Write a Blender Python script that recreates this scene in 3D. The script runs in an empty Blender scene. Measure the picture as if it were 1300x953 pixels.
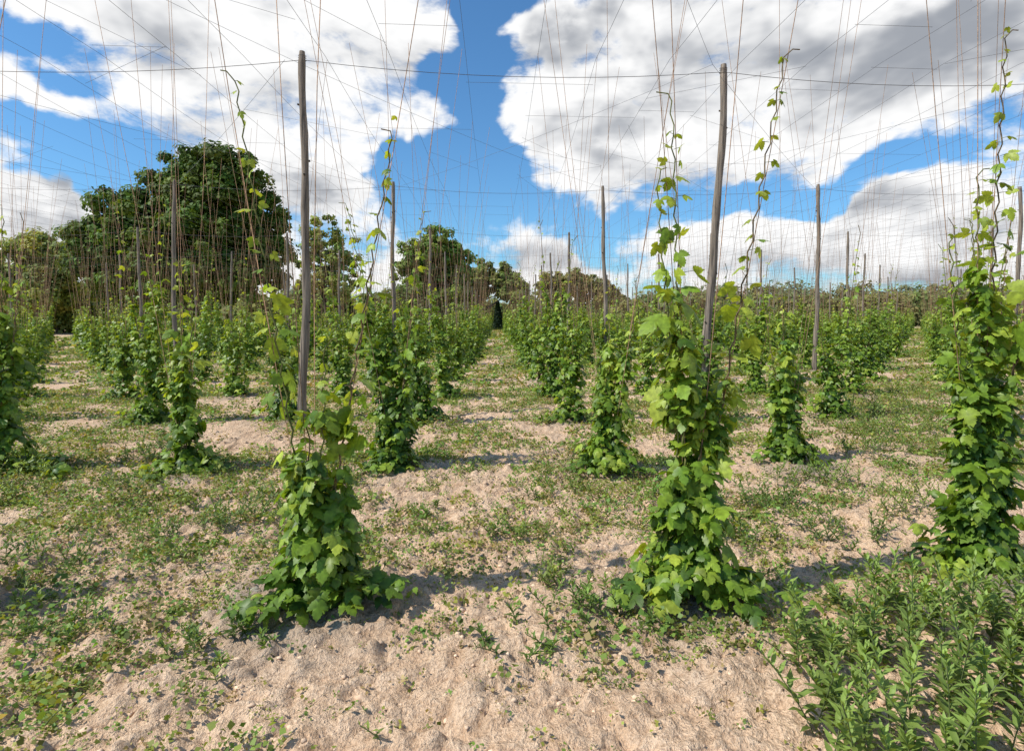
import bpy, math, numpy as np
from math import radians, sin, cos, pi
from mathutils import Vector
R0 = np.random.default_rng(7)
scene = bpy.context.scene
F = 722.0; CH = 1.6

# ------------------------------------------------------------------ helpers
def norm(a):
    return a/np.maximum(np.linalg.norm(a, axis=-1, keepdims=True), 1e-9)

TAB = np.random.default_rng(99).random((256, 256))
def vnoise(x, y):
    xi = np.floor(x).astype(int); yi = np.floor(y).astype(int)
    fx = x-xi; fy = y-yi
    fx = fx*fx*(3-2*fx); fy = fy*fy*(3-2*fy)
    a = TAB[xi & 255, yi & 255]; b = TAB[(xi+1) & 255, yi & 255]
    c = TAB[xi & 255, (yi+1) & 255]; d = TAB[(xi+1) & 255, (yi+1) & 255]
    return (a*(1-fx)+b*fx)*(1-fy)+(c*(1-fx)+d*fx)*fy
def fbm(x, y, s, o=4):
    t = 0; a = 0.5; n = 0
    for i in range(o):
        t = t+a*vnoise(x/s+17.3*i, y/s+5.1*i); n += a; a *= .5; s *= .47
    return t/n

class MB:
    def __init__(s): s.V=[]; s.C=[]; s.Fs=[]; s.M=[]; s.n=0
    def add(s, V, Fc, col, mat=0):
        V=np.asarray(V,float).reshape(-1,3); Fc=np.asarray(Fc,int)
        col=np.asarray(col,float)
        if col.ndim==1: col=np.tile(col,(len(V),1))
        s.V.append(V); s.C.append(col); s.Fs.append(Fc+s.n); s.M.append(np.full(len(Fc),mat)); s.n+=len(V)
    def mesh(s, name, mats, smooth=False):
        me=bpy.data.meshes.new(name)
        V=np.concatenate(s.V); C=np.concatenate(s.C)
        loops=np.concatenate([f.ravel() for f in s.Fs])
        tot=np.concatenate([np.full(len(f),f.shape[1]) for f in s.Fs])
        st=np.concatenate([[0],np.cumsum(tot)[:-1]])
        me.vertices.add(len(V)); me.vertices.foreach_set('co',V.astype(np.float32).ravel())
        me.loops.add(len(loops)); me.loops.foreach_set('vertex_index',loops.astype(np.int32))
        me.polygons.add(len(tot)); me.polygons.foreach_set('loop_start',st.astype(np.int32))
        me.polygons.foreach_set('material_index',np.concatenate(s.M).astype(np.int32))
        if smooth: me.polygons.foreach_set('use_smooth',np.ones(len(tot),bool))
        me.update(calc_edges=True)
        at=me.attributes.new('Col','FLOAT_COLOR','POINT')
        at.data.foreach_set('color',np.concatenate([C,np.ones((len(C),1))],1).astype(np.float32).ravel())
        for m in mats: me.materials.append(m)
        return me
def obj(name, me, loc=(0,0,0), rot=(0,0,0), sc=(1,1,1), parent=None):
    o=bpy.data.objects.new(name,me); scene.collection.objects.link(o)
    o.location=loc; o.rotation_euler=rot; o.scale=sc
    if parent: o.parent=parent
    return o

def place(mb, T, TF, P, nrm, tip, s, col, mat=0):
    """instance a leaf template: local x=width, y=length, z=normal"""
    Z=norm(nrm); Y=norm(tip-(tip*Z).sum(1,keepdims=True)*Z); X=np.cross(Y,Z)
    s=np.asarray(s).reshape(-1,1,1) if np.ndim(s) else s
    V=P[:,None,:]+s*(T[None,:,0:1]*X[:,None]+T[None,:,1:2]*Y[:,None]+T[None,:,2:3]*Z[:,None])
    N=len(P); k=len(T)
    Fc=(TF[None]+(np.arange(N)*k)[:,None,None]).reshape(-1,TF.shape[1])
    mb.add(V.reshape(-1,3),Fc,np.repeat(col,k,0),mat)

def prisms(mb, A, B, r, col, mat=0, n=3):
    A=np.asarray(A,float).reshape(-1,3); B=np.asarray(B,float).reshape(-1,3)
    if not len(A): return
    r=np.broadcast_to(np.asarray(r,float),(len(A),))
    D=norm(B-A); up=np.where(np.abs(D[:,2:3])>.9,[[1.,0,0]],[[0,0,1.]])
    X=norm(np.cross(D,up)); Y=np.cross(D,X)
    an=np.arange(n)*2*pi/n
    off=(np.cos(an)[None,:,None]*X[:,None]+np.sin(an)[None,:,None]*Y[:,None])*r[:,None,None]
    V=np.concatenate([A[:,None]+off,B[:,None]+off],1)
    f=np.array([[i,(i+1)%n,n+(i+1)%n,n+i] for i in range(n)])
    Fc=(f[None]+(np.arange(len(A))*2*n)[:,None,None]).reshape(-1,4)
    col=np.asarray(col,float)
    if col.ndim==2: col=np.repeat(col,2*n,0)
    mb.add(V.reshape(-1,3),Fc,col,mat)

def tube(mb, pts, rad, col, n=8, mat=0, cap=True):
    pts=np.asarray(pts,float); m=len(pts); rad=np.broadcast_to(np.asarray(rad,float),(m,))
    D=norm(np.gradient(pts,axis=0)); ref=np.array([[.31,.95,.05]])
    X=norm(np.cross(D,ref)); Y=np.cross(D,X)
    an=np.arange(n)*2*pi/n
    V=pts[:,None]+(np.cos(an)[None,:,None]*X[:,None]+np.sin(an)[None,:,None]*Y[:,None])*rad[:,None,None]
    Fc=[[i*n+j,i*n+(j+1)%n,(i+1)*n+(j+1)%n,(i+1)*n+j] for i in range(m-1) for j in range(n)]
    mb.add(V.reshape(-1,3),Fc,col,mat)
    if cap: mb.add(V[-1],[list(range(n))],col,mat)

# ------------------------------------------------------------------ materials
def newmat(name):
    m=bpy.data.materials.new(name); m.use_nodes=True; nt=m.node_tree
    for n in list(nt.nodes): nt.nodes.remove(n)
    return m,nt,nt.nodes.new('ShaderNodeOutputMaterial')
def leafmat(name, trans=.35, rough=.45, nscale=30, spec=.35):
    m,nt,out=newmat(name); N=nt.nodes; L=nt.links
    at=N.new('ShaderNodeAttribute'); at.attribute_name='Col'
    src=at.outputs['Color']
    if nscale:
        tc=N.new('ShaderNodeTexCoord')
        no=N.new('ShaderNodeTexNoise'); no.inputs['Scale'].default_value=nscale; no.inputs['Detail'].default_value=2
        L.new(tc.outputs['Object'],no.inputs['Vector'])
        mr=N.new('ShaderNodeMapRange'); mr.inputs['From Min'].default_value=.3; mr.inputs['From Max'].default_value=.7
        mr.inputs['To Min'].default_value=.7; mr.inputs['To Max'].default_value=1.3
        L.new(no.outputs['Fac'],mr.inputs['Value'])
        mu=N.new('ShaderNodeVectorMath'); mu.operation='SCALE'
        L.new(at.outputs['Color'],mu.inputs[0]); L.new(mr.outputs[0],mu.inputs['Scale']); src=mu.outputs[0]
    p=N.new('ShaderNodeBsdfPrincipled'); p.inputs['Roughness'].default_value=rough
    p.inputs['Specular IOR Level'].default_value=spec
    L.new(src,p.inputs['Base Color'])
    t=N.new('ShaderNodeBsdfTranslucent')
    m2=N.new('ShaderNodeVectorMath'); m2.operation='MULTIPLY'; m2.inputs[1].default_value=(1.8,1.55,.45)
    L.new(src,m2.inputs[0]); L.new(m2.outputs[0],t.inputs['Color'])
    mx=N.new('ShaderNodeMixShader'); mx.inputs[0].default_value=trans
    L.new(p.outputs[0],mx.inputs[1]); L.new(t.outputs[0],mx.inputs[2]); L.new(mx.outputs[0],out.inputs[0])
    return m
M_LEAF=leafmat('hop_leaf',.34,.45,34,.4); M_WEED=leafmat('weed_leaf',.3,.55,0); M_TREE=leafmat('tree_leaf',.25,.6,0,.2)
def attrmat(name, rough=.8, nscale=60, bump=.3, stretch=(1,1,1), lo=.6, hi=1.4, bd=.004):
    m,nt,out=newmat(name); N=nt.nodes; L=nt.links
    at=N.new('ShaderNodeAttribute'); at.attribute_name='Col'
    tc=N.new('ShaderNodeTexCoord'); mp=N.new('ShaderNodeMapping'); mp.inputs['Scale'].default_value=stretch
    L.new(tc.outputs['Object'],mp.inputs[0])
    no=N.new('ShaderNodeTexNoise'); no.inputs['Scale'].default_value=nscale; no.inputs['Detail'].default_value=5 if bump else 1
    L.new(mp.outputs[0],no.inputs['Vector'])
    mr=N.new('ShaderNodeMapRange'); mr.inputs['From Min'].default_value=.3; mr.inputs['From Max'].default_value=.7
    mr.inputs['To Min'].default_value=lo; mr.inputs['To Max'].default_value=hi
    L.new(no.outputs['Fac'],mr.inputs['Value'])
    mu=N.new('ShaderNodeVectorMath'); mu.operation='SCALE'
    L.new(at.outputs['Color'],mu.inputs[0]); L.new(mr.outputs[0],mu.inputs['Scale'])
    p=N.new('ShaderNodeBsdfPrincipled'); p.inputs['Roughness'].default_value=rough
    L.new(mu.outputs[0],p.inputs['Base Color'])
    if bump:
        b=N.new('ShaderNodeBump'); b.inputs['Strength'].default_value=bump; b.inputs['Distance'].default_value=bd
        L.new(no.outputs['Fac'],b.inputs['Height']); L.new(b.outputs[0],p.inputs['Normal'])
    L.new(p.outputs[0],out.inputs[0]); return m
M_STEM=attrmat('stem',bump=0); M_STRING=attrmat('coir_string',bump=0); M_WIRE=attrmat('steel_wire',.5,bump=0)
M_WOOD=attrmat('weathered_wood',.85,34,1.,(1,1,.05),.25,1.9,.02)
M_BARK=attrmat('bark',.9,6,.8,(1,1,.3),.6,1.4,.05)
M_CLOD=attrmat('dry_clod',.95,60,.6,(1,1,1),.75,1.25,.004)

# ------------------------------------------------------------------ field layout
CX0,CS=1.07,2.13
RY0,RS=3.15,2.82
def hillmask(x,y,s):
    dx=x-(CX0+CS*np.round((x-CX0)/CS)); dy=y-(RY0+RS*np.round((y-RY0)/RS))
    return np.exp(-(dx*dx+dy*dy)/s**2)*(y>1.5)
def gheight(x,y):
    near=1/(1+np.maximum(y,0)/30.)
    rid=1-2*np.abs(fbm(x+11,y+80,.16,3)-.5)
    lump=np.maximum(fbm(x+31,y+12,.10,3)-.52,0)
    return (0.10*(fbm(x,y,1.6,3)-.5)+0.12*(fbm(x+40,y,.36,4)-.5)*near-.09*np.maximum(rid-.86,0)/.14*.30*near
            +0.10*(np.abs(fbm(x,y+80,.12,3)-.5))*near+.12*lump*near+.05*hillmask(x,y,.38))
def weedcov(x,y):
    w=fbm(x*1.0+9,y*1.25+3,1.1,4)
    w2=fbm(x+50,y+70,.35,3)
    bias=np.interp(y,[1.5,3,5,8,12,25,90],[-.10,-.06,-.01,0.05,.10,.12,.13])
    lane=-.05*np.exp(-((x-.1)/.7)**2)*np.interp(y,[2,4,9],[0,1,.6])
    return (w-.5)*.8+(w2-.5)*.75+bias+lane    # >0 = weedy

# ------------------------------------------------------------------ ground
def axis(lo,hi,dense_lo,dense_hi,d,g,g2=.06):
    a=list(np.arange(dense_lo,dense_hi,d))
    x=a[-1]; s=d
    while x<hi:
        s=s*(1+g) if x<100 else s*(1+g2); x+=s; a.append(x)
    x=a[0]; s=d; b=[]
    while x>lo:
        s=s*(1+g) ; x-=s; b.append(x)
    return np.array(b[::-1]+a)
gx=axis(-2500,2500,-3.4,3.4,.016,.035); gy=axis(-300,3500,1.6,5.0,.016,.012)
XX,YY=np.meshgrid(gx,gy); H=gheight(XX,YY)
H=H*np.exp(-np.maximum(np.hypot(XX,YY)-60,0)/80)
nx,ny=len(gx),len(gy)
I=np.arange(nx*ny).reshape(ny,nx)
FC=np.stack([I[:-1,:-1],I[:-1,1:],I[1:,1:],I[1:,:-1]],-1).reshape(-1,4)
grey=np.clip(hillmask(XX+.25*(fbm(XX,YY,.3,2)-.5),YY,.45)*1.4*(fbm(XX,YY,.5,3)*1.6-.1),0,1)
wc=weedcov(XX,YY); cover=np.clip(.2+wc*3.0,0,1)*np.interp(YY,[2,5,12,25],[.15,.35,.75,.95])
cover=np.where(YY>100,1,cover)
mb=MB(); mb.add(np.stack([XX,YY,H],-1),FC,np.stack([grey,cover,0*grey],-1).reshape(-1,3))
m,nt,out=newmat('dry_soil'); N=nt.nodes; L=nt.links
at=N.new('ShaderNodeAttribute'); at.attribute_name='Col'; sp=N.new('ShaderNodeSeparateColor'); L.new(at.outputs['Color'],sp.inputs[0])
tc=N.new('ShaderNodeTexCoord')
def noise(sc,det=5,rough=.6):
    n=N.new('ShaderNodeTexNoise'); n.inputs['Scale'].default_value=sc; n.inputs['Detail'].default_value=det; n.inputs['Roughness'].default_value=rough
    L.new(tc.outputs['Object'],n.inputs['Vector']); return n.outputs['Fac']
def mrange(v,a,b,c=0,d=1):
    n=N.new('ShaderNodeMapRange'); n.inputs[1].default_value=a; n.inputs[2].default_value=b; n.inputs[3].default_value=c; n.inputs[4].default_value=d
    L.new(v,n.inputs[0]); return n.outputs[0]
def mix(f,a,b,bl='MIX'):
    n=N.new('ShaderNodeMix'); n.data_type='RGBA'; n.blend_type=bl
    if isinstance(f,float): n.inputs[0].default_value=f
    else: L.new(f,n.inputs[0])
    for i,v in ((6,a),(7,b)):
        if isinstance(v,tuple): n.inputs[i].default_value=(*v,1)
        else: L.new(v,n.inputs[i])
    return n.outputs[2]
def mth(op,a,b):
    n=N.new('ShaderNodeMath'); n.operation=op
    for i,v in ((0,a),(1,b)):
        if isinstance(v,(int,float)): n.inputs[i].default_value=v
        else: L.new(v,n.inputs[i])
    return n.outputs[0]
n1=noise(1.1,3); n2=noise(9,5,.65); n3=noise(50,4,.7)
c=mix(mrange(n1,.35,.65),(.62,.40,.245),(.83,.58,.385))
c=mix(mrange(n2,.35,.7),c,(.90,.66,.46))
c=mix(mrange(n3,.54,.36,0,.6),c,(.36,.21,.12))
c=mix(mth('MULTIPLY',sp.outputs[0],mrange(n2,.25,.5,.2,.9)),c,(.26,.225,.19))
gr=mix(mrange(n3,.35,.65),(.13,.15,.035),(.33,.33,.10))
gf=mrange(mth('ADD',sp.outputs[1],mth('MULTIPLY',mth('SUBTRACT',n2,.5),1.8)),.45,.85,0,.62)
c=mix(gf,c,gr)
p=N.new('ShaderNodeBsdfPrincipled'); p.inputs['Roughness'].default_value=.95; p.inputs['Specular IOR Level'].default_value=.1
L.new(c,p.inputs['Base Color'])
hh=mth('ADD',n3,mth('MULTIPLY',n2,1.8))
b=N.new('ShaderNodeBump'); b.inputs['Strength'].default_value=1.; b.inputs['Distance'].default_value=.032
L.new(hh,b.inputs['Height']); L.new(b.outputs[0],p.inputs['Normal']); L.new(p.outputs[0],out.inputs[0])
obj('ground',mb.mesh('ground',[m],True))

# ------------------------------------------------------------------ leaf templates
half=[(.09,-.13,-.02),(.22,-.20,-.07),(.30,-.13,-.09),(.40,-.12,-.13),(.43,-.01,-.14),(.53,.04,-.19),(.52,.13,-.19),(.63,.22,-.25),(.60,.31,-.23),(.68,.46,-.30),(.52,.43,-.20),(.42,.46,-.13),
      (.25,.40,-.04),(.31,.52,-.09),(.29,.62,-.10),(.34,.72,-.15),(.24,.78,-.13),(.23,.90,-.17),(.12,.96,-.17)]
HL=[(0,.32,.02),(0,0,0)]+half+[(0,1.12,-.24)]+[(-x,y,z) for x,y,z in half[::-1]]
HL=np.array(HL); k=len(HL)
HF=np.array([[0,i,i+1] for i in range(1,k-1)]+[[0,k-1,1]])
ML=np.array([(0,0,0),(.45,.02,-.14),(.6,.42,-.25),(.22,.50,-.06),(0,1,-.22),(-.22,.50,-.06),(-.6,.42,-.25),(-.45,.02,-.14),(0,.36,.03)])
MF=np.array([[8,0,1,2],[8,2,3,4],[8,4,5,6],[8,6,7,0]])
FL=np.array([(0,0,0),(.5,.4,-.18),(0,1,-.1),(-.5,.4,-.18)]); FF=np.array([[0,1,2,3]])
LL=np.array([(0,0,0),(.13,.25,.04),(.15,.55,.03),(0,1,-.16),(-.15,.55,.03),(-.13,.25,.04),(0,.28,0),(0,.6,-.03)])
LQ=np.array([[1,2,7,6],[6,7,4,5]]); LT=np.array([[0,1,6],[0,6,5],[2,3,7],[7,3,4]])

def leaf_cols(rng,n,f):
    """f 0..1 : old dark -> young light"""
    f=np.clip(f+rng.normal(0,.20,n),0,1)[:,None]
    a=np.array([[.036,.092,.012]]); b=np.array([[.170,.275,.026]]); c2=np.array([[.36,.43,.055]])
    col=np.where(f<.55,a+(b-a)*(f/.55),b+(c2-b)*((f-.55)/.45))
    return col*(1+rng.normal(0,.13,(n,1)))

def hop_plant(seed, strings, lod=0, R=.13, dens=230, trail=None, lsize=(.07,.13)):
    """strings: (sx, sy, bushH, vineH) slopes of each string the bines climb"""
    rng=np.random.default_rng(seed); mb=MB()
    T,TF={0:(HL,HF),1:(ML,MF),2:(FL,FF)}[lod]
    tone=rng.uniform(-.08,.12)
    P=[];Nn=[];Tp=[];S=[];Fv=[]
    for sx,sy,bh,vh in strings:
        n=int(dens*bh)
        z=bh*rng.random(n)**1.08
        ph=rng.random(4)*6.28
        rad=R*(.82+.8*np.exp(-(z/.28)**2))*(1-.62*(z/bh)**2.2)
        a=rng.random(n)*2*pi
        rad=rad*(1+.28*np.sin(2*a+7*z+ph[0])+.28*np.sin(3*a-11*z+ph[1])+.28*np.sin(15*z+ph[2]))*rng.uniform(.45,1.25,n)
        ax=sx*z+.02*np.sin(5*z+ph[3]); ay=sy*z
        o=np.stack([np.cos(a),np.sin(a),np.zeros(n)],1)
        P.append(np.stack([ax,ay,z+.03],1)+o*rad[:,None])
        Nn.append(o*rng.uniform(.35,1.,(n,1))+np.array([[0,0,.75]])+rng.normal(0,.36,(n,3)))
        Tp.append(o*rng.uniform(.1,.8,(n,1))+np.array([[0,0,-.55]])+rng.normal(0,.4,(n,3)))
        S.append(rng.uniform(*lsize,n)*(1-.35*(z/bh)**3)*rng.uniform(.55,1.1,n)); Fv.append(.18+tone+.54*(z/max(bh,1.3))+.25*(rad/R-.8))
    n=int(dens*.42); a=rng.random(n)*2*pi; r=rng.uniform(.08,.33,n)*(1+.4*np.sin(3*a+seed))
    o=np.stack([np.cos(a),np.sin(a),np.zeros(n)],1)
    P.append(o*r[:,None]+np.stack([0*a,0*a,.04+rng.random(n)*np.maximum(.30-r*.7,.04)],1))
    Nn.append(o*.25+np.array([[0,0,1]])+rng.normal(0,.3,(n,3))); Tp.append(o+rng.normal(0,.4,(n,3))); S.append(rng.uniform(*lsize,n)*.85); Fv.append(np.full(n,.30))
    if trail:
        for (tx,ty,tl) in trail:
            n=int(tl*90); t=rng.random(n)
            wob=.07*np.sin(t*7+tx)
            P.append(np.stack([tx*t*tl+wob+rng.normal(0,.05,n),ty*t*tl+rng.normal(0,.05,n),.05+rng.random(n)*.12*(1-.6*t)],1))
            Nn.append(np.array([[0,-.2,1]])+rng.normal(0,.35,(n,3))); Tp.append(rng.normal(0,1,(n,3))); S.append(rng.uniform(.05,.10,n)); Fv.append(np.full(n,.55))
    P=np.concatenate(P);Nn=np.concatenate(Nn);Tp=np.concatenate(Tp);S=np.concatenate(S);Fv=np.concatenate(Fv)
    gap=fbm(P[:,0]*1+P[:,1]*1.3+seed,P[:,2]+seed*3.1,.14,2)
    kp=gap>.34; P,Nn,Tp,S,Fv=P[kp],Nn[kp],Tp[kp],S[kp],Fv[kp]
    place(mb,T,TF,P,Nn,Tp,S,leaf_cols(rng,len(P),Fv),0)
    for i,(sx,sy,bh,vh) in enumerate(strings):
        top=max(bh*.96,vh)
        m=max(6,int(top/.06)) if lod==0 else max(5,int(top/.18))
        z=np.linspace(.0,top,m); w=.011 if lod==0 else .012
        pts=np.stack([sx*z+w*np.cos(z*34+i),sy*z+w*np.sin(z*34+i),z],1)
        if vh>bh+.2:
            q=np.clip((z-(vh-.16))/.16,0,1); dirn=rng.choice([-1,1])
            pts[:,0]+=dirn*.07*q**2; pts[:,2]-=.07*q**3
        rr=np.linspace(.0068,.0035,m) if lod==0 else .006
        tube(mb,pts,rr,(.13,.09,.04) if i%2 else (.12,.13,.03),n=5 if lod==0 else 3,mat=1,cap=False)
        if vh>bh:
            step=.085 if lod==0 else .13
            zz=np.arange(bh*.85,vh-.03,step); zz=np.repeat(zz,2); zz=zz+rng.normal(0,.015,len(zz))
            n=len(zz); u=np.clip((zz-bh*.85)/max(vh-bh*.85,.1),0,1)
            keep=rng.random(n)<(1.-.5*u) ; zz=zz[keep];u=u[keep];n=len(zz)
            if n==0: continue
            side=np.where(np.arange(n)%2==0,0,pi)+zz*9+rng.normal(0,.5,n)
            o=np.stack([np.cos(side),np.sin(side)*.8,np.full(n,.15)],1)
            pl=(.03+.08*rng.random(n))*(1.15-u)
            base=np.stack([sx*zz,sy*zz,zz],1)
            big=rng.random(n)**2
            s=(.032+.110*(1-u)**1.1*(.4+.9*big))
            tipb=base+o*pl[:,None]
            if lod<2: prisms(mb,base,tipb,.0018 if lod==0 else .003,(.14,.17,.04),1)
            nn=o*.5+np.array([[0,0,.6]])+rng.normal(0,.45,(n,3)); tt=o+np.array([[0,0,-.7]])+rng.normal(0,.3,(n,3))
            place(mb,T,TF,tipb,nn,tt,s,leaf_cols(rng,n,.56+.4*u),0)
    return mb

strA=[];strB=[];strR=[]          # strings
WZ=5.55
def add_strings(x,y,slopes,r=.0027,n=6):
    z0=gheight(np.array([x]),np.array([y]))[0]
    for sx,sy in slopes:
        bow=rg.normal(0,.03)
        for i in range(n):
            a,b=i/n,(i+1)/n
            f=lambda t:(x+sx*WZ*t+bow*sin(pi*t),y+sy*WZ*t,z0+(WZ-z0)*t)
            strA.append(f(a)); strB.append(f(b)); strR.append(r)

def rnd_strings(rng,H,nv=.55):
    out=[]
    for s in (-1,1):
        out.append((s*rng.uniform(.07,.19),rng.uniform(-.07,.07),H*rng.uniform(.6,1.05),H+rng.uniform(.3,1.3) if rng.random()<nv else 0))
    out.append((rng.uniform(-.05,.05),rng.uniform(-.1,.1),H*rng.uniform(.65,1.05),H+rng.uniform(.2,1.0) if rng.random()<nv*.7 else 0))
    return out

near={}
near[(-1,0)]=dict(x=-1.0,y=3.12,st=[(-.150,.02,.62,2.95),(.165,.03,.98,2.65),(.05,-.03,1.0,1.5),(-.06,.05,.98,0)],R=.115,trail=[(1,-.05,.5),(-.6,-.5,.35),(.5,.35,.4)],dens=250)
near[(0,0)]=dict(x=1.08,y=3.15,st=[(-.045,.0,1.70,2.85),(.185,.04,1.15,3.15),(-.08,.02,1.3,2.45),(.06,-.04,1.1,0)],R=.118,trail=[(.8,-.55,.65),(.9,-.1,.4),(-.5,.3,.3)],dens=260)
near[(1,0)]=dict(x=3.06,y=3.5,st=[(-.03,.0,1.9,2.6),(.05,.03,1.6,3.5),(-.10,.02,1.2,2.2),(.12,-.04,1.5,3.2)],R=.12,trail=[(-.6,-.5,.4)],dens=240)
near[(-3,1)]=dict(x=-5.08,y=5.9,st=[(-.08,.0,1.5,2.4),(.10,.03,1.3,2.2),(.02,.02,1.6,2.8)],R=.15,trail=[(1,-.3,.7),(.8,.5,.5)],dens=210)
hs={(-2,1):1.35,(-1,1):1.75,(0,1):1.35,(1,1):1.35,(2,1):1.8,
    (-3,2):2.35,(-2,2):2.0,(-1,2):1.85,(0,2):1.5,(1,2):1.75,(2,2):1.9,(-4,2):2.0,(-2,0):1.2,(-4,1):1.5}
mid_mesh=[];far_mesh=[]
rg=np.random.default_rng(5)
for i in range(12):
    H_=[1.4,1.6,1.8,2.0,2.2,1.5,1.7,1.9,2.1,2.35,1.65,2.3][i]; st=rnd_strings(rg,H_)
    mid_mesh.append((H_,st,hop_plant(100+i,st,1,R=.15,dens=175,lsize=(.075,.14)).mesh('hop_plant',[M_LEAF,M_STEM])))
for i in range(8):
    H_=[1.5,1.75,2.0,2.2,1.6,1.9,2.1,2.3][i]; st=rnd_strings(rg,H_,.4)
    far_mesh.append((H_,st,hop_plant(200+i,st,2,R=.18,dens=75,lsize=(.13,.22)).mesh('hop_plant_far',[M_LEAF,M_STEM])))
distant=bpy.data.objects.new('distant_hop_rows',None); scene.collection.objects.link(distant)
for j in range(0,33):
    y=RY0+RS*j
    for c_ in range(-48,49):
        x=CX0+CS*c_
        if abs(x)>1.0*y+3.5: continue
        if x<-9 and y>49: continue
        px=x+rg.normal(0,.06); py=y+rg.normal(0,.12)
        if (c_,j) in near:
            d=near[(c_,j)]; px,py=d['x'],d['y']
            me=hop_plant(10+c_+j,d['st'],0,R=d['R'],dens=d['dens'],trail=d['trail'],lsize=(.06,.12)).mesh('hop_plant',[M_LEAF,M_STEM])
            z=gheight(np.array([px]),np.array([py]))[0]
            obj('hop_plant',me,(px,py,z-.02)); add_strings(px,py,[(s[0],s[1]) for s in d['st']]); continue
        z=gheight(np.array([px]),np.array([py]))[0]
        if j<=1:
            H_=hs.get((c_,j),1.6); st=rnd_strings(rg,H_,.7)
            me=hop_plant(40+c_*7+j,st,0,R=.13,dens=235,lsize=(.06,.115)).mesh('hop_plant',[M_LEAF,M_STEM])
            obj('hop_plant',me,(px,py,z-.02)); add_strings(px,py,[(s[0],s[1]) for s in st]+[(rg.uniform(-.17,.17),rg.uniform(-.12,.12))for _ in range(2)]); continue
        if y<22:
            H_=hs.get((c_,j),rg.uniform(1.35,2.45)); k_=int(np.argmin([abs(m_[0]-H_)+rg.random()*.35 for m_ in mid_mesh]))
            Hm,st,me=mid_mesh[k_]; s=H_/Hm
            fl=rg.choice([0,pi]); obj('hop_plant',me,(px,py,z-.02),(0,0,fl),(1,1,s))
            q=-1 if fl else 1
            add_strings(px,py,[(q*a[0]/s,q*a[1]/s) for a in st]+[(rg.uniform(-.17,.17),rg.uniform(-.12,.12))],.0029)
        else:
            if rg.random()<.03: continue
            Hm,st,me=far_mesh[rg.integers(len(far_mesh))]; s=rg.uniform(.85,1.15)
            obj('hop_bine',me,(px,py,z-.02),(0,0,rg.choice([0,pi])),(1,1,s),distant)
            n_=4 if y<45 else 2
            add_strings(px,py,[(rg.choice([-1,1])*rg.uniform(.02,.18),rg.uniform(-.1,.1)) for _ in range(n_)],.0033 if y<45 else .0045,5)
mb=MB(); cc=np.array([[.37,.22,.125]])*R0.uniform(.7,1.3,(len(strA),1))
prisms(mb,strA,strB,np.array(strR),cc); obj('hop_strings',mb.mesh('hop_strings',[M_STRING]))

# ------------------------------------------------------------------ poles
pole_pts={}
def pole_mesh(seed,H=5.62):
    rng=np.random.default_rng(seed); mb=MB(); z=np.linspace(-.3,H,34)
    ph=rng.random(4)*6
    pts=np.stack([.03*np.sin(z*.9+ph[0])+.012*np.sin(z*2.7+ph[1]),.02*np.sin(z*1.1+ph[2]),z],1)
    pts[:,0]-=np.interp(H,z,pts[:,0])
    r=np.linspace(.070,.050,34)*(1+.07*np.sin(z*6+ph[3])+rng.normal(0,.028,34)); r[-1]*=.82
    tube(mb,pts,r,(.175,.140,.108),n=12)
    for zz in (H-.06,H-.09,H-.13):
        a=np.linspace(0,2*pi,13); ring=np.stack([.057*np.cos(a),.057*np.sin(a),np.full(13,zz)+.01*np.sin(a)],1)
        prisms(mb,ring[:-1],ring[1:],.004,(.08,.08,.085),1)
    for _ in range(9):
        zz=rng.uniform(.5,H-.4); a=rng.random()*6.28; c0=np.array([.05*cos(a),.05*sin(a),zz]); c0[:2]+= [np.interp(zz,z,pts[:,0]),np.interp(zz,z,pts[:,1])]
        prisms(mb,[c0],[c0+np.array([.025*cos(a),.025*sin(a),.012])],.015,(.07,.055,.04),0,6)
    return mb.mesh('wooden_pole',[M_WOOD,M_WIRE],True)
PM=[pole_mesh(i) for i in range(5)]
for jr in range(0,10):
    j=2+3*jr; y=RY0+RS*j
    for kc in range(-8,9):
        x=.10+3.2+6.39*(kc)
        if abs(x)>1.0*y+6 or (x<-12 and y>49): continue
        tl=rg.normal(0,.012,2); xx=x+rg.normal(0,.06); yy=y+rg.normal(0,.08)
        if jr==0 and kc==0: tl=np.array([0,.040]); xx,yy=3.25,8.8
        if jr==0 and kc==-1: tl=np.array([0,.018]); xx,yy=-3.04,8.8
        s=rg.uniform(.96,1.03) if jr else 1.0+(.0 if kc==-1 else -.02)
        obj('wooden_pole',PM[(jr*3+kc)%5],(xx,yy,0),(tl[0],tl[1],rg.uniform(-.6,.6)if jr else 0),(1,1,s))
        pole_pts[(jr,kc)]=(xx+sin(tl[1])*5.5,yy-sin(tl[0])*5.5,5.5*s)
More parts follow.
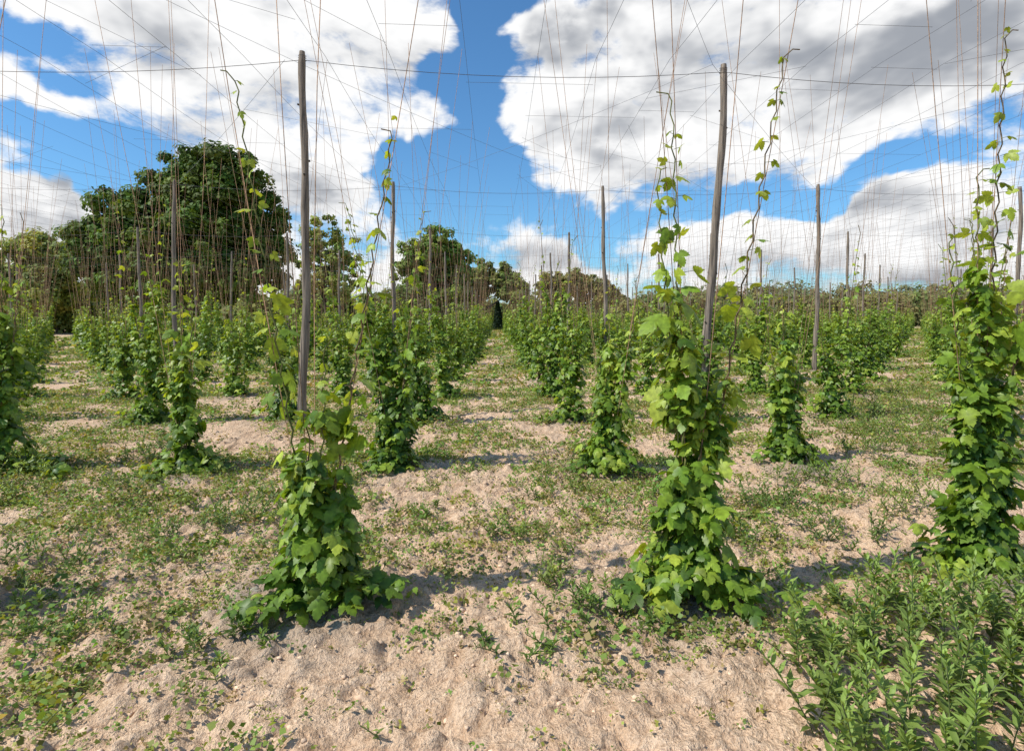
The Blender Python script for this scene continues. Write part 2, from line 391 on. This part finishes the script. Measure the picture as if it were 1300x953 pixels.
# ------------------------------------------------------------------ wires
wa=[];wb=[];wr=[]
def wire(p,q,r=.0024,sag=0,n=4):
    p=np.array(p,float);q=np.array(q,float)
    t=np.linspace(0,1,n+1); pts=p+(q-p)*t[:,None]; pts[:,2]-=sag*4*t*(1-t)
    wa.extend(pts[:-1]);wb.extend(pts[1:]);wr.extend([r]*n)
ys=[RY0+RS*(2+3*j)for j in range(-2,10)]
for kk in range(-44,45):
    x=CX0+CS*kk/2*1.0+CS*.25
    xo=x+rg.normal(0,.06)
    for a,b_ in zip(ys[:-1],ys[1:]):
        if abs(x)>b_*1.0+8 or (x<-12 and a>45): continue
        xn=x+rg.normal(0,.06)
        wire((xo,a,WZ),(xn,b_,WZ),.0030 if a<20 else .0037,rg.uniform(.02,.14),8); xo=xn
for j,y in enumerate(ys):
    if j<2:
        wire((-14,y,WZ),(14,y,WZ),.003,.05,16); continue
    jr=j-2
    for kc in range(-8,8):
        if (jr,kc) in pole_pts and (jr,kc+1) in pole_pts:
            wire(pole_pts[(jr,kc)],pole_pts[(jr,kc+1)],.005,.16,10)
for _ in range(120):
    y=rg.uniform(3,26); kk=rg.integers(-int(y*.9)-2,int(y*.9)+2); x=CX0+CS*.25+CS*kk/2
    n_=rg.integers(1,3); dy=rg.choice([0,0,.0,1.4,-1.4,2.8])
    wire((x,y,WZ),(x+CS/2*n_,y+dy,WZ-.02),.0026)
for x0 in (-16,-9.6,-3.1,3.3,9.7,16):
    wire((x0,8.8,5.5),(x0+6.4,17.2,5.5),.003,.1,10); wire((x0+6.4,8.8,5.5),(x0,17.2,5.5),.003,.1,10)
    wire((x0,8.8,5.5),(x0-3.2,3.0,5.5),.0028,.05,8)
mb=MB(); prisms(mb,wa,wb,np.array(wr),(.09,.09,.10)); obj('trellis_wires',mb.mesh('trellis_wires',[M_WIRE]))

# ------------------------------------------------------------------ weeds
def weed_cols(rng,n,base=(.19,.26,.05)):
    c0=np.array([base])*rng.uniform(.6,1.35,(n,1)); c0[:,0]*=rng.uniform(.7,1.35,n); return np.minimum(c0,.40)
def scatter(n,y0,y1,thr=0.,wfac=1.03,pad=1.2,soft=.09):
    y=np.sqrt(R0.random(n*4)*(y1**2-y0**2)+y0**2); x=(R0.random(n*4)*2-1)*(wfac*y+pad)
    w=weedcov(x,y)+R0.normal(0,soft,len(x)); k=(w>thr)&~((y>52)&(x<-12))
    x,y=x[k][:n],y[k][:n]; return x,y,gheight(x,y)
mb=MB()
def rosettes(x,y,z,nl,rad,ls,h):
    n=len(x)
    sc=R0.uniform(.4,1.4,n)
    bc=weed_cols(R0,n)
    br=R0.random(n)<.13; bc[br]=np.array([.40,.31,.14])*R0.uniform(.6,1.1,(br.sum(),1))
    a=R0.random((n,nl))*2*pi; r=rad*R0.random((n,nl))**.7*sc[:,None]
    o=np.stack([np.cos(a),np.sin(a),np.zeros_like(a)],-1)
    P=np.stack([x,y,z],1)[:,None]+o*r[...,None]; P[...,2]+=h*sc[:,None]*R0.random((n,nl))*(1.1-r/(rad*1.4))+.004
    Nn=o*.3+np.array([0,0,.9])+R0.normal(0,.5,(n,nl,3)); Tp=o+R0.normal(0,.5,(n,nl,3)); Tp[...,2]+=.25
    C=np.repeat(bc[:,None],nl,1)*R0.uniform(.75,1.25,(n,nl,1))
    S=ls*R0.uniform(.5,1.3,(n*nl))*np.repeat(sc,nl)
    place(mb,FL,FF,P.reshape(-1,3),Nn.reshape(-1,3),Tp.reshape(-1,3),S,C.reshape(-1,3))
rosettes(*scatter(4400,1.6,6.5,.0),20,.05,.018,.05)
rosettes(*scatter(2500,1.6,6.5,.03),18,.075,.026,.11)
rosettes(*scatter(3600,1.6,7,-.6),8,.03,.016,.03)
rosettes(*scatter(12000,6,13,.0),17,.085,.032,.085)
rosettes(*scatter(15000,13,30,-.02),13,.15,.065,.11)
rosettes(*scatter(15000,30,95,-.1),9,.28,.17,.13)
obj('ground_cover_weeds',mb.mesh('ground_cover_weeds',[M_WEED]))

def herb(mb,x,y,z,Hh,rng,nl=24,ls=.07,col=(.17,.26,.05),spread=.12):
    lean=rng.normal(0,spread,2); n=int(nl); t=np.linspace(.08,1,n)
    sp=lambda t:np.stack([x+lean[0]*t*Hh+lean[0]*.6*t*t*Hh,y+lean[1]*t*Hh,z+t*Hh],-1)
    pts=sp(np.linspace(0,1,5)); prisms(mb,pts[:-1],pts[1:],.0026,(.12,.15,.05),1)
    P=sp(t); a=np.arange(n)*2.4+rng.random()*6+rng.normal(0,.25,n)
    el=np.interp(t,[0,.6,1],[.25,.8,1.8])
    tip=np.stack([np.cos(a),np.sin(a),el],1); nr=np.stack([-np.cos(a)*el,-np.sin(a)*el,np.ones(n)],1)+rng.normal(0,.15,(n,3))
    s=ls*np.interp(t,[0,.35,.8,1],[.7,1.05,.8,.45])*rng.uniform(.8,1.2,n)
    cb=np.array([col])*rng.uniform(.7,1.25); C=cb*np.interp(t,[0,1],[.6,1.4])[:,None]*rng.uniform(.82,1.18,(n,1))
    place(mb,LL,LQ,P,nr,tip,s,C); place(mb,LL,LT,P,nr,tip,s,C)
def weed_patch(name,pts,hr,nl,ls,seed,col=(.17,.26,.05),spread=.14):
    rng=np.random.default_rng(seed); mb=MB()
    pts=np.array(pts); z=gheight(pts[:,0],pts[:,1])
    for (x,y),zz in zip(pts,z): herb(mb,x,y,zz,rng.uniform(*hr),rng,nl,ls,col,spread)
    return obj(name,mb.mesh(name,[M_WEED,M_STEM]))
r1=np.random.default_rng(3); pts=[]
while len(pts)<200:
    y=r1.uniform(1.75,3.0); x=r1.uniform(1.05,3.3)
    left=(1.06+ (y-1.75)*.30)+r1.normal(0,.07)
    if x>left and (y<2.65 or x>1.9+r1.normal(0,.1)): pts.append((x,y))
weed_patch('tall_weed_bed',pts,(.14,.42),26,.078,11,(.19,.27,.06),.2)
clumps=[(.62,3.0,.28,24,(.06,.17)),(.30,3.35,.10,6,(.08,.18)),(-1.95,4.4,.32,26,(.12,.3)),(-2.4,4.0,.2,12,(.1,.24)),(-3.1,4.9,.2,14,(.15,.34)),
 (2.35,4.75,.30,26,(.1,.26)),(3.0,5.4,.4,30,(.12,.3)),(-2.75,3.1,.25,14,(.08,.2)),(.1,2.72,.2,8,(.05,.1)),(1.75,4.0,.2,12,(.08,.2)),(3.6,4.5,.4,30,(.12,.3)),
 (-1.35,2.75,.2,12,(.05,.12)),(4.6,6.4,.5,34,(.15,.4)),(5.3,7.8,.6,40,(.15,.4)),(-3.7,6.4,.4,22,(.1,.25)),(.35,5.1,.25,12,(.06,.14)),(-4.6,5.1,.4,30,(.12,.35)),(1.6,5.6,.3,18,(.08,.22)),
 (6.6,9.2,.8,50,(.2,.5)),(4.2,9.5,.6,30,(.1,.3)),(-.6,4.6,.2,10,(.05,.13)),(-1.6,5.5,.3,16,(.06,.2)),(-4.9,5.7,.4,34,(.12,.3)),(-3.0,3.6,.3,20,(.08,.22)),(-2.2,2.9,.2,12,(.06,.14)),(.2,4.0,.2,10,(.06,.16)),(2.6,4.1,.3,20,(.08,.22))]
for i,(cx,cy,rr,n,hr) in enumerate(clumps):
    rr_=np.random.default_rng(300+i); a=rr_.random(n)*6.28; r=rr*np.sqrt(rr_.random(n))
    weed_patch('weed_clump',np.stack([cx+r*np.cos(a)*1.3,cy+r*np.sin(a)*.8],1),hr,15,.055,400+i,
               [(.15,.23,.045),(.20,.26,.06),(.12,.19,.04)][i%3],.35)
mb=MB(); rr_=np.random.default_rng(77)
x,y,z=scatter(950,2,11,-.04)
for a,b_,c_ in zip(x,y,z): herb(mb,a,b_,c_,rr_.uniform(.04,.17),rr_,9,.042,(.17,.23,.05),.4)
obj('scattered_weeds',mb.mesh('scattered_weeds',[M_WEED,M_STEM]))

# clods, straw
mb=MB()
ph=(1+5**.5)/2
IV=norm(np.array([(-1,ph,0),(1,ph,0),(-1,-ph,0),(1,-ph,0),(0,-1,ph),(0,1,ph),(0,-1,-ph),(0,1,-ph),(ph,0,-1),(ph,0,1),(-ph,0,-1),(-ph,0,1)],float))
IF=np.array([(0,11,5),(0,5,1),(0,1,7),(0,7,10),(0,10,11),(1,5,9),(5,11,4),(11,10,2),(10,7,6),(7,1,8),(3,9,4),(3,4,2),(3,2,6),(3,6,8),(3,8,9),(4,9,5),(2,4,11),(6,2,10),(8,6,7),(9,8,1)])
n=13000; y=np.sqrt(R0.random(n)*(8**2-1.5**2)+1.5**2); x=(R0.random(n)*2-1)*(1.0*y+.8); z=gheight(x,y)-.002
s=np.minimum(.0034/np.maximum(R0.random(n),.05)**.6,.016)*R0.uniform(.7,1.3,n)
V=IV[None]*(1+R0.uniform(-.38,.38,(n,12,1)))*s[:,None,None]*np.stack([R0.uniform(.8,1.6,n),R0.uniform(.8,1.6,n),R0.uniform(.4,.8,n)],1)[:,None]
V=V+np.stack([x,y,z],1)[:,None]
g=(hillmask(x,y,.5)>.5)[:,None]
C=np.where(g,np.array([[.32,.28,.22]]),np.array([[.70,.49,.33]]))*R0.uniform(.75,1.12,(n,1))
mb.add(V.reshape(-1,3),(IF[None]+(np.arange(n)*12)[:,None,None]).reshape(-1,3),np.repeat(C,12,0))
obj('soil_clods',mb.mesh('soil_clods',[M_CLOD]))
mb=MB(); n=1600; y=np.sqrt(R0.random(n)*(9**2-1.5**2)+1.5**2); x=(R0.random(n)*2-1)*(1.0*y+.8); z=gheight(x,y)+.012
a=R0.random(n)*pi; l=R0.uniform(.02,.13,n); D=np.stack([np.cos(a)*l,np.sin(a)*l,R0.normal(0,.012,n)],1); P=np.stack([x,y,z],1)
prisms(mb,P,P+D,R0.uniform(.0008,.002,n),np.array([[.55,.42,.25]])*R0.uniform(.4,1.2,(n,1))); obj('straw_litter',mb.mesh('straw_litter',[M_STRING]))

# ------------------------------------------------------------------ trees
def tree_into(mb,rng,x,y,lobes,nc,nl,ls,col,tr=.4,cr=.22,limbs=10,inner=.6):
    """lobes: (dx,dy,z,rx,ry,rz)"""
    lobes=np.array(lobes,float); vol=lobes[:,3]*lobes[:,5]; pr=vol/vol.sum()
    li=rng.choice(len(lobes),nc,p=pr); d=norm(rng.normal(0,1,(nc,3))); rr=rng.uniform(.12,1,nc)**inner*.9
    ctr=lobes[li,:3]+d*lobes[li,3:]*rr[:,None]; ctr+=np.array([x,y,0])
    ctr=ctr[ctr[:,2]>.8]; nc=len(ctr); lm=lobes[:,3].mean()
    crr=lm*cr*rng.uniform(.55,1.4,nc)
    per=max(4,nl//nc)
    dd=norm(rng.normal(0,1,(nc,per,3))); r=crr[:,None]*rng.uniform(.2,1.3,(nc,per))**.7
    P=ctr[:,None]+dd*r[...,None]*np.array([1.15,1.15,.8])
    Nn=dd*1.2+np.array([-.25,-.2,.6])+rng.normal(0,.4,dd.shape); Tp=rng.normal(0,1,dd.shape)
    cv=rng.uniform(.65,1.35,(nc,1,1))*rng.uniform(.7,1.3,(nc,per,1))
    C=np.array(col)[None,None]*cv; C[...,0]*=rng.uniform(.85,1.25,(nc,1))
    S=ls*rng.uniform(.6,1.4,nc*per)
    place(mb,FL,FF,P.reshape(-1,3),Nn.reshape(-1,3),Tp.reshape(-1,3),S,C.reshape(-1,3))
    top=ctr[:,2].max()
    z=np.linspace(-.2,top*.62,8)
    tube(mb,np.stack([x+.15*np.sin(z),y+0*z,z],1),np.linspace(tr,tr*.3,8),(.11,.085,.06),n=9,mat=1)
    for i in rng.choice(nc,min(limbs,nc),replace=False):
        t=np.linspace(0,1,6)[:,None]; s0=np.array([x,y,rng.uniform(.2,.5)*top]); e=ctr[i]
        pts=s0+(e-s0)*t; pts[:,2]+=(np.sin(t[:,0]*pi)*.08*np.linalg.norm(e-s0))*-1; pts+=rng.normal(0,.12,pts.shape)*t*(1-t)*3
        tube(mb,pts,np.linspace(tr*.38,tr*.06,6),(.11,.085,.06),n=6,mat=1)
def PX(px,y): return (px-632)/F*y
def PZ(py,y): return CH+(405-py)/F*y
def tree(name,seed,yd,lob_px,bx,**kw):
    rng=np.random.default_rng(seed); mb=MB(); u=yd/F
    x=PX(bx,yd); lobes=[((PX(a,yd)-x),rng.uniform(-.3,.3)*rx*u,PZ(b_,yd),rx*u,rx*u*.9,ry*u) for a,b_,rx,ry in lob_px]
    tree_into(mb,rng,x,yd,lobes,col=kw.pop('col'),**kw)
    return obj(name,mb.mesh(name,[M_TREE,M_BARK]))
tree('oak_tree',1,56,[(282,262,72,76),(215,280,66,68),(165,300,52,58),(325,300,48,68),(130,325,38,46),(245,320,110,72),(180,350,85,40),(300,350,75,38),(262,240,60,52),(298,240,50,50)],240,nc=1300,nl=170000,ls=.33,col=(.085,.145,.022),tr=.75,cr=.135,limbs=26)
tree('ash_tree',2,66,[(412,302,32,34),(436,322,26,38),(400,345,36,38),(440,362,32,24)],415,nc=180,nl=12000,ls=.28,col=(.24,.30,.07),tr=.25,cr=.16,limbs=18)
tree('lime_tree',3,84,[(548,318,40,34),(525,345,26,34),(575,340,28,36),(550,365,52,30)],550,nc=420,nl=38000,ls=.38,col=(.14,.22,.04),tr=.35,cr=.15,limbs=14)
tree('field_maple_tree',4,90,[(612,352,24,24),(640,356,20,24),(595,366,26,26),(655,370,20,18)],608,nc=260,nl=24000,ls=.42,col=(.17,.22,.055),tr=.3,cr=.2)
tree('hawthorn_tree',5,97,[(705,364,28,22),(735,361,26,23),(765,374,22,20)],725,nc=220,nl=20000,ls=.42,col=(.18,.18,.05),tr=.3,cr=.2)
tree('willow_tree',6,62,[(60,325,38,32),(28,345,38,38),(95,345,32,40),(60,370,70,28)],60,nc=340,nl=34000,ls=.30,col=(.23,.28,.065),tr=.3,cr=.16,limbs=16)
rng=np.random.default_rng(8); mb=MB(); yd=97; n=5000; z=rng.uniform(.1,4.6,n); a=rng.random(n)*2*pi; r=(1.15*(1-z/4.8)+.05)*rng.uniform(.5,1.05,n)
o=np.stack([np.cos(a),np.sin(a),np.zeros(n)],1); P=o*r[:,None]+np.stack([0*z,0*z+yd,z],1)
place(mb,FL,FF,P,o+rng.normal(0,.4,(n,3)),o+np.array([[0,0,-.6]])+rng.normal(0,.3,(n,3)),rng.uniform(.18,.35,n),np.array([[.014,.032,.012]])*rng.uniform(.6,1.4,(n,1)))
tube(mb,[(0,yd,-.1),(0,yd,2),(0,yd,4.5)],[.14,.1,.02],(.09,.07,.05),mat=1); obj('conifer_tree',mb.mesh('conifer_tree',[M_TREE,M_BARK]))
rng=np.random.default_rng(12); mb=MB()
def row(px0,px1,yd,top,step,cols,nl=3200,ls=.5,jit=4):
    px=px0
    while px<px1:
        y=yd*rng.uniform(.96,1.08); u=y/F; tp=top+rng.normal(0,jit); w=step*rng.uniform(.7,1.4)
        hh=(405-tp)*u+CH
        lob=[(rng.normal(0,.2)*w*u,0,hh*.62,w*u*.9,w*u*.8,hh*.38),(rng.normal(0,.5)*w*u,0,hh*.35,w*u*1.2,w*u*.8,hh*.36),(rng.normal(0,.5)*w*u,1,hh*.45,w*u*1.0,w*u*.8,hh*.4)]
        c0=np.array(cols[rng.integers(len(cols))])
        tree_into(mb,rng,PX(px,y),y,lob,60,nl,ls,c0,tr=.2,cr=.32,limbs=3)
        px+=w*.8
row(-220,130,68,352,34,[(.20,.24,.06),(.15,.20,.05),(.23,.25,.075)],3400,.42,7)
row(90,400,72,366,34,[(.17,.21,.055),(.12,.17,.045)],2800,.5)
row(360,540,78,366,26,[(.19,.24,.06),(.14,.19,.05)],2800,.5,6)
row(440,1700,120,372,22,[(.13,.18,.05),(.17,.19,.06),(.19,.19,.065),(.12,.17,.045)],2600,.62,5)
row(840,1700,150,360,30,[(.14,.17,.07),(.15,.17,.07)],2600,.8,5)
obj('distant_treeline',mb.mesh('distant_treeline',[M_TREE,M_BARK]))

# ------------------------------------------------------------------ light and sky
az_dir=np.array([-.95,-.30]); az_dir/=np.linalg.norm(az_dir); ELV=49
sun=bpy.data.lights.new('sun','SUN'); sun.energy=5.0; sun.angle=radians(.53); sun.color=(1,.96,.87)
so=bpy.data.objects.new('sun',sun); scene.collection.objects.link(so)
sd=Vector((az_dir[0]*cos(radians(ELV)),az_dir[1]*cos(radians(ELV)),sin(radians(ELV))))
so.rotation_euler=sd.to_track_quat('Z','Y').to_euler(); so.location=(-10,-5,20)
w=bpy.data.worlds.new('World'); scene.world=w; w.use_nodes=True; nt=w.node_tree; N=nt.nodes; L=nt.links
for n in list(N): N.remove(n)
try:
    w.cycles.sampling_method='MANUAL'; w.cycles.sample_map_resolution=256
except Exception as e: print(e)
wo=N.new('ShaderNodeOutputWorld'); bg=N.new('ShaderNodeBackground'); bg.inputs['Strength'].default_value=.1
L.new(bg.outputs[0],wo.inputs[0])
sky=N.new('ShaderNodeTexSky'); sky.sky_type='NISHITA'; sky.sun_disc=False; sky.sun_elevation=radians(ELV)
sky.sun_rotation=math.atan2(az_dir[0],az_dir[1])%(2*pi); sky.air_density=1.0; sky.dust_density=.6; sky.ozone_density=2.0
tc=N.new('ShaderNodeTexCoord')
def vm(op,a,b,out=0):
    n=N.new('ShaderNodeVectorMath'); n.operation=op
    for i,v in ((0,a),(1,b)):
        if isinstance(v,tuple): n.inputs[i].default_value=v
        else: L.new(v,n.inputs[i])
    return n.outputs[out]
skyc=vm('MULTIPLY',sky.outputs[0],(.78,1.30,1.62))
def wnoise(vec,sc,det,rough=.55,dist=0.,col=False):
    n=N.new('ShaderNodeTexNoise'); n.inputs['Scale'].default_value=sc; n.inputs['Detail'].default_value=det
    n.inputs['Roughness'].default_value=rough; n.inputs['Distortion'].default_value=dist
    L.new(vec,n.inputs['Vector']); return n.outputs['Color' if col else 'Fac']
def sstep(v,a,b,c=0,d=1):
    n=N.new('ShaderNodeMapRange'); n.interpolation_type='SMOOTHSTEP'
    for i,q in enumerate((a,b,c,d)): n.inputs[i+1].default_value=q
    L.new(v,n.inputs[0]); return n.outputs[0]
D=vm('NORMALIZE',tc.outputs['Generated'],(0,0,0))
wn=wnoise(D,4.5,4,.6,0,True); wv=vm('MULTIPLY',vm('SUBTRACT',wn,(.5,.5,.5)),(.30,.30,.26))
KZ=1.9
DW=vm('MULTIPLY',vm('ADD',D,wv),(1,1,KZ))
def blob(px,py,r):
    """cloud field feature at a sky direction; r in photo px of azimuth"""
    U=(px-632)/F; Vv=(405-py)/F; d=np.array([U,1,Vv]); d/=np.linalg.norm(d)
    return (d[0],d[1],d[2]*KZ), r/F*d[1]
def bsum(lst,acc):
    for px,py,r,wt in lst:
        c_,rr=blob(px,py,r); ds=vm('DISTANCE',DW,c_,1)
        v=sstep(ds,rr*.35,rr*1.5,wt,0); acc=mth('ADD',acc,v)
    return acc
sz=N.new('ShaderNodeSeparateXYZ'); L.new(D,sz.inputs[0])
base=mth('SUBTRACT',.64,sstep(sz.outputs[2],.52,.85,0,.34)); base=mth('SUBTRACT',base,sstep(sz.outputs[1],.3,-.3,0,.30))  # cloud thinned in the unseen sky overhead and behind camera, to cut fill light
blue=bsum([(612,0,48,-.5),(605,60,50,-.5),(580,125,60,-.5),(615,190,76,-.5),(545,240,70,-.45),(670,240,70,-.4),(770,265,62,-.3),(880,262,62,-.3),(1000,252,70,-.32),(1110,232,60,-.3),(1210,212,70,-.32),
  (30,195,65,-.3),(110,215,70,-.35),(190,235,55,-.3),(110,115,40,-.3),(40,30,40,-.28),(590,290,85,-.3),(480,215,35,-.35),(800,350,80,-.12),(1000,350,80,-.12),
  (40,290,80,.35),(400,220,60,.25),(330,70,150,.2),(710,50,60,.4),(850,120,160,.25),(1130,305,120,.25),(960,305,70,.22),(690,322,70,.25),(1150,90,150,.28),(1270,180,50,.2),(60,100,50,.15)],base)
Pn=vm('MULTIPLY',D,(1,1,2.0))
na=wnoise(Pn,4.2,9,.62,.2); nb=wnoise(vm('ADD',Pn,(-.05,-.02,.085)),4.2,4,.58,.2)
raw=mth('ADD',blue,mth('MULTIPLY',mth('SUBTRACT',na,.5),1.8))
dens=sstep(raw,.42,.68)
dark=bsum([(760,120,110,.55),(900,110,120,.5),(1020,120,110,.45),(50,30,120,.55),(180,20,80,.35),(700,40,60,.15),(330,45,100,.25),(1180,150,110,.4),(430,110,80,.15),(1250,40,110,.4),(1130,310,90,.2)],0.)
relief=mth('MULTIPLY',mth('SUBTRACT',na,nb),5.0)
thick=sstep(raw,.55,1.0)
sh=mth('ADD',mth('MULTIPLY',thick,.36),mth('MULTIPLY',mth('MULTIPLY',dark,thick),1.2)); sh=mth('SUBTRACT',sh,relief)
sh=sstep(sh,-.2,1.3)
cl=mix(sh,(10.2,10.2,10.2),(3.6,3.85,4.3))
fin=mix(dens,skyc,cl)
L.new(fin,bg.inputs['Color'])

# ------------------------------------------------------------------ camera
cam=bpy.data.cameras.new('camera'); cam.lens=20; cam.sensor_width=36; cam.clip_end=6000; cam.shift_y=-.0342
co=bpy.data.objects.new('camera',cam); scene.collection.objects.link(co)
co.location=(0,0,CH); co.rotation_euler=(radians(90-2.14),0,radians(-1.43)); scene.camera=co
scene.view_settings.view_transform='Standard'; scene.view_settings.look='None'; scene.view_settings.exposure=0
